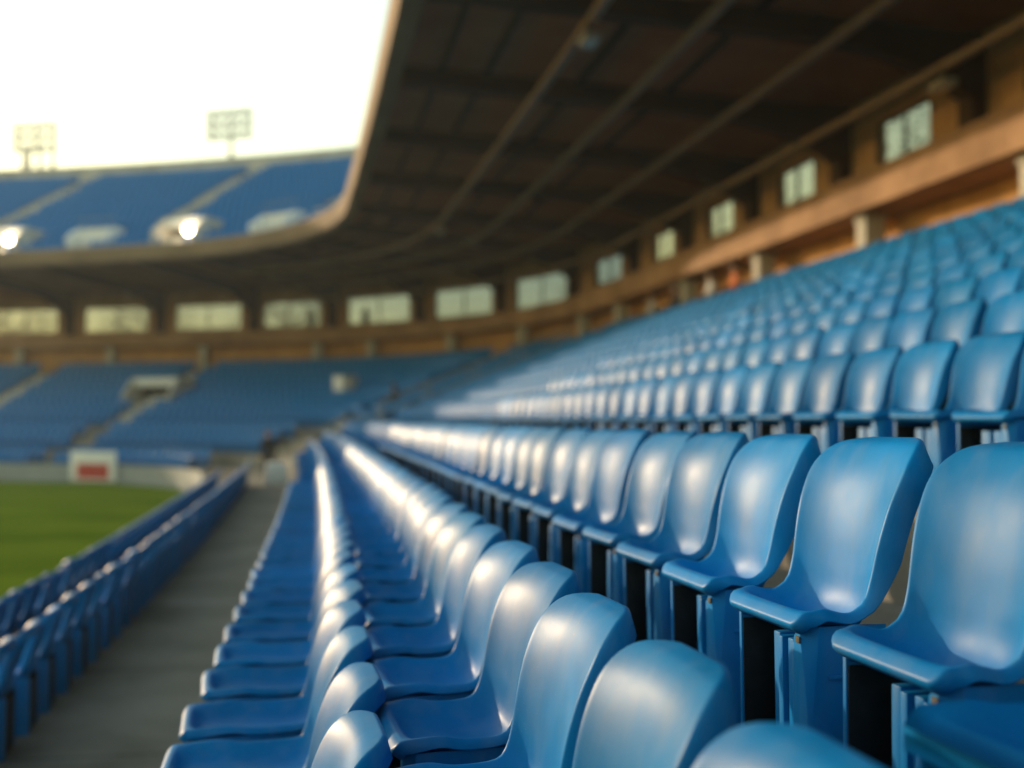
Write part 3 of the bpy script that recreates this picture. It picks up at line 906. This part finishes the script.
# ------------------------------------------------------------------ boards and boxes by the pitch
sp = s_px(96, -3.9); loc, th = frame_at(sp, -4.05, -2.85)
e = empty('pitch_board', 'white board with a red panel standing before the far stand', 'board', loc, th)
c = MB(); c.box(-.04, .04, -1.35, 1.35, .05, 1.42); c.build('white_panel', M['white'], e, bevel=.01)
c = MB(); c.box(-.052, -.042, -.95, .95, .16, .86); c.build('red_panel', M['red'], e)
for y in (-1.2, 1.2):
    c = MB(); c.box(.04, .30, y - .03, y + .03, 0, .06); c.box(.04, .09, y - .03, y + .03, .06, 1.1); c.build('leg', M['darkmetal'], e)
loc, th = frame_at(36.3, -1.25, -2.08)
e = empty('barrier_block', 'low white block closing the far end of the walkway', 'barrier', loc, th)
c = MB(); c.loft([[(-.2, -.4, 0), (.6, -.4, 0), (.6, .4, 0), (-.2, .4, 0)], [(-.12, -.32, .72), (.52, -.32, .72), (.52, .32, .72), (-.12, .32, .72)]]); c.build('block', M['white'], e, bevel=.04)
c = MB(); c.tube([(.2, -.2, .7), (.2, -.2, .86), (.2, .2, .86), (.2, .2, .7)], .02); c.build('lifting_loop', M['metal'], e)
for i, (s, off, z, label) in enumerate(((s_px(345, 6.2, 40, 60), 6.2, .43 + .345 * 4 - TOPZ + .01, 'white steward box among the far lower seats in the curve'),)):
    loc, th = frame_at(s, off, z)
    e = empty('steward_box', label, 'box', loc, th)
    c = MB(); c.box(-.45, .45, -.4, .4, .05, 1.15); c.build('cabinet', M['white'], e, bevel=.02)
    c = MB(); c.box(-.5, .5, -.45, .45, 1.15, 1.22); c.build('lid', M['pale'], e, bevel=.01)
    c = MB(); c.box(-.4, .4, -.36, .36, 0, .05); c.build('plinth', M['darkmetal'], e)
# handrail down the stairs that end the side stand
def railing(s, label):
    e = empty('railing', label, 'railing', P(s, 0, -1.5), th_at(s), 'rails by the end stairs')
    inv = (Matrix.Translation(P(s, 0, -1.5)) @ Matrix.Rotation(th_at(s), 4, 'Z')).inverted()
    line = [(.0, -1.5), (.75, -1.2), (1.3, -.853), (2.5, -.853)] + [(2.6 + .85 * k, .43 + .345 * k - TOPZ) for k in range(10)]
    c = MB(); c.tube([P(s, o, z + 1.0) for o, z in line], .03, 6); o = c.build('top_rail', M['metal'], e); o.matrix_parent_inverse = inv
    c = MB(); c.tube([P(s, o, z + .55) for o, z in line], .02, 6); o = c.build('mid_rail', M['metal'], e); o.matrix_parent_inverse = inv
    for o_, z in line[::2]:
        c = MB(); c.tube([P(s, o_, z - .05), P(s, o_, z + 1.0)], .025, 6); o = c.build('post', M['metal'], e); o.matrix_parent_inverse = inv
railing(S_GAP[0] + .12, 'steel handrail on the near side of the stairs ending the sunlit rows')
railing(S_GAP[0] + 1.8, 'steel handrail on the far side of the stairs ending the sunlit rows')

# ------------------------------------------------------------------ people, all small and far
def skin_body(name, joints, edges, radii, mats, split):
    me = bpy.data.meshes.new(name); me.from_pydata(joints, edges, [])
    o = bpy.data.objects.new(name, me); COL.objects.link(o)
    md = o.modifiers.new('skin', 'SKIN'); md.use_smooth_shade = True
    for v, r_ in zip(me.skin_vertices[0].data, radii): v.radius = (r_, r_)
    me.skin_vertices[0].data[0].use_root = True
    sd = o.modifiers.new('sub', 'SUBSURF'); sd.levels = 2; sd.render_levels = 2
    dg = bpy.context.evaluated_depsgraph_get()
    nm = bpy.data.meshes.new_from_object(o.evaluated_get(dg))
    bpy.data.objects.remove(o)
    nm.name = name; nm.materials.clear()
    for m_ in mats: nm.materials.append(m_)
    for p in nm.polygons: p.material_index = split(p.center); p.use_smooth = True
    return nm
def person(kind, loc, th, label, shirt, trousers='cloth_dark'):
    e = empty('person', label, 'person', loc, th)
    if kind == 'stand':
        J = [(0, 0, .95), (0, 0, 1.15), (0, 0, 1.38), (0, 0, 1.48), (-.02, 0, 1.62), (-.01, 0, 1.72),
             (0, .09, .88), (.0, .10, .50), (.03, .10, .08), (-.12, .11, .035), (0, -.09, .88), (-.04, -.10, .50), (.0, -.10, .08), (-.15, -.11, .035),
             (0, .19, 1.38), (.02, .25, 1.10), (-.06, .24, .86), (-.09, .23, .77), (0, -.19, 1.38), (.03, -.25, 1.10), (-.05, -.25, .86), (-.08, -.24, .77)]
        split = lambda c: 0 if c.z > 1.50 or (abs(c.y) > .2 and c.z < .90) else (1 if c.z > .92 else 2)
        hz = 1.70
    else:                                        # seated, hands on the knees
        J = [(0, 0, .50), (.03, 0, .70), (.02, 0, .94), (.01, 0, 1.04), (-.03, 0, 1.18), (-.02, 0, 1.27),
             (-.03, .10, .50), (-.42, .12, .52), (-.40, .12, .08), (-.54, .13, .035), (-.03, -.10, .50), (-.42, -.13, .52), (-.44, -.12, .08), (-.58, -.13, .035),
             (.02, .19, .94), (-.05, .25, .68), (-.30, .18, .62), (-.38, .15, .60), (.02, -.19, .94), (-.05, -.25, .68), (-.28, -.18, .62), (-.37, -.15, .60)]
        split = lambda c: 0 if c.z > 1.07 or (c.x < -.32 and c.z > .59) else (1 if c.z > .60 or c.x > -.05 and c.z > .56 else 2)
        hz = 1.25
    Ed = [(0, 1), (1, 2), (2, 3), (3, 4), (4, 5), (0, 6), (6, 7), (7, 8), (8, 9), (0, 10), (10, 11), (11, 12), (12, 13),
          (2, 14), (14, 15), (15, 16), (16, 17), (2, 18), (18, 19), (19, 20), (20, 21)]
    rad = [.14, .125, .14, .055, .10, .085, .095, .065, .045, .04, .095, .065, .045, .04, .07, .048, .035, .04, .07, .048, .035, .04]
    nm = skin_body('body', J, Ed, rad, [M['skin'], M[shirt], M[trousers]], split)
    link('body', nm, e)
    c = MB(); h0 = J[5]
    rings = []
    for j in range(1, 7):
        a = PI * .62 * j / 6
        rings.append([(h0[0] + .02 + .105 * math.sin(a) * math.cos(t), .098 * math.sin(a) * math.sin(t), hz - .02 + .115 * math.cos(a)) for t in [2 * PI * i / 14 for i in range(14)]])
    c.loft(rings); c.build('hair', M['hair'], e, smooth=True)
loc, th = frame_at(37.6, -1.35, -2.08); person('stand', loc, th + 1.3, 'person in dark clothes standing at the far end of the walkway', 'cloth_dark')
def seated(px, ri, label, shirt):
    r = ROWS[ri]; best = min((abs((view(P(s, r['j'], r['z'] + .9)) or (9999,))[0] - px), s) for s in np.arange(10, 60, .05))
    s = best[1]; s2 = min((abs(q - s), q) for (rr, q) in seats if rr == ri)[1]
    loc, th = frame_at(s2, r['j'] - .16, r['z'] + .0)
    person('seat', loc, th, label, shirt)
seated(737, 14, 'seated spectator in orange in the top row under the parapet', 'cloth_orange')
seated(718, 14, 'seated spectator in pale grey beside the one in orange', 'cloth_white')
seated(680, 14, 'seated spectator in dark clothes in the top row beside a pillar', 'cloth_dark')
seated(655, 14, 'seated spectator in pale clothes, farthest along the sunlit top row', 'cloth_white')
seated(397, 7, 'seated spectator in dark clothes low in the curve', 'cloth_dark')
s = s_px(298, 11.0, 44, 70); loc, th = frame_at(s, 12.15, 4.76)
person('stand', loc, th, 'person in dark clothes standing behind the far parapet, left one of two', 'cloth_dark')
s = s_px(353, 11.0, 44, 70); loc, th = frame_at(s, 12.15, 4.76)
person('stand', loc, th, 'person in dark clothes standing behind the far parapet, right one of two', 'cloth_dark')

# ------------------------------------------------------------------ trees outside the back wall
def tree(x, y, h, label, n=2200):
    e = empty('tree', label, 'tree', (x, y, -2.9), random.random() * 6, 'trees outside the stadium')
    c = MB(); pts = [(0, 0, 0), (.1, .05, h * .25), (.05, .15, h * .5), (.2, .1, h * .8)]
    c.tube(pts, [.30, .24, .17, .05], 8)
    tips = []
    for k in range(9):
        a = k * 2.4; z0 = h * (.35 + .05 * k); l = h * (.30 - .017 * k)
        q = Vector((math.cos(a) * l, math.sin(a) * l, z0 + l * .6))
        c.tube([(.08, .08, z0), (q.x * .5, q.y * .5, z0 + l * .25), tuple(q)], [.10, .07, .02], 6); tips.append(q)
    c.build('trunk', M['bark'], e, smooth=True)
    tips.append(Vector((.2, .1, h * .86)))
    V, F = [], []
    for k in range(n):
        t = random.choice(tips); d = Vector((random.gauss(0, 1), random.gauss(0, 1), random.gauss(0, .75))) * (h * .075)
        p = t + d; u = Vector((random.gauss(0, 1), random.gauss(0, 1), random.gauss(0, 1))).normalized(); w = u.orthogonal().normalized()
        sz = random.uniform(.08, .17); o_ = len(V)
        V += [tuple(p - u * sz), tuple(p + w * sz * .55), tuple(p + u * sz), tuple(p - w * sz * .55)]; F.append((o_, o_ + 1, o_ + 2, o_ + 3))
    c = MB(); c.add(V, F); c.build('crown', M['leaves'], e, flip=False)
tl = ['leafy tree seen through the side windows nearest the right picture edge', 'leafy tree seen through the second side window from the right',
      'leafy tree seen through the third side window from the right', 'leafy tree seen through the side windows near the curve', 'leafy tree seen through the curve windows',
      'leafy tree behind the far end windows, right of the others', 'leafy tree behind the middle far end windows', 'leafy tree behind the leftmost far end windows']
for (x, y, h), l in zip(((27, 43, 17.2), (28, 54, 17.6), (29, 66, 18.2), (28, 80, 18.5), (24, 92, 16), (-4, 92, 15), (-15, 94, 14), (-26, 93, 15)), tl):
    tree(x, y, h, l)

# ------------------------------------------------------------------ camera, light, world
cam = bpy.data.cameras.new('camera'); co = bpy.data.objects.new('camera', cam); COL.objects.link(co)
co.rotation_euler = (PI / 2 + PITCH, 0, -YAW)
cam.sensor_width = 36; cam.lens = 36 * FPX / 1024
cam.clip_start = .02; cam.clip_end = 3000
cam.dof.use_dof = True; cam.dof.focus_distance = 2.55; cam.dof.aperture_fstop = 1.35
sc.camera = co

SUN_A, SUN_E = R(38), R(10.5)              # towards the pitch from the row direction, and height
d = Vector((-math.sin(SUN_A) * math.cos(SUN_E), math.cos(SUN_A) * math.cos(SUN_E), math.sin(SUN_E)))
sl = bpy.data.lights.new('sun', 'SUN'); so = bpy.data.objects.new('sun', sl); COL.objects.link(so)
sl.energy = 2.2; sl.angle = R(.6); sl.color = (.88, .66, .43)
so.rotation_euler = d.to_track_quat('Z', 'Y').to_euler(); so.location = (-40, 40, 30)
w = bpy.data.worlds.new('World'); sc.world = w; w.use_nodes = True
nt = w.node_tree; bg = nt.nodes['Background']
sky = nt.nodes.new('ShaderNodeTexSky'); sky.sky_type = 'NISHITA'; sky.sun_disc = False
sky.sun_elevation = SUN_E; sky.sun_rotation = -SUN_A
sky.altitude = 50; sky.air_density = 1.7; sky.dust_density = .8; sky.ozone_density = 1.0
tint = nt.nodes.new('ShaderNodeMix'); tint.data_type = 'RGBA'; tint.blend_type = 'MULTIPLY'; tint.inputs['Factor'].default_value = 1
tint.inputs['B'].default_value = (1.0, 1.0, .94, 1)                 # warm daylight film
nt.links.new(sky.outputs[0], tint.inputs['A']); nt.links.new(tint.outputs['Result'], bg.inputs['Color']); bg.inputs['Strength'].default_value = .15
vs = sc.view_settings; vs.view_transform = 'Standard'; vs.look = 'None'; vs.gamma = 1; vs.use_curve_mapping = False
vs.exposure = 1.10

# thin warm air inside the bowl
c = MB(); c.box(-160, 120, -60, 210, -3.9, 26)
ho = c.build('haze', []); tag(ho, None, None, None, 'stuff')
m = bpy.data.materials.new('air'); m.use_nodes = True; nt = m.node_tree
nt.nodes.remove(nt.nodes['Principled BSDF'])
pv = nt.nodes.new('ShaderNodeVolumePrincipled'); pv.inputs['Color'].default_value = (.80, .94, 1.0, 1)
pv.inputs['Density'].default_value = .0006; pv.inputs['Anisotropy'].default_value = .35
nt.links.new(pv.outputs[0], nt.nodes['Material Output'].inputs['Volume'])
ho.data.materials.append(m)
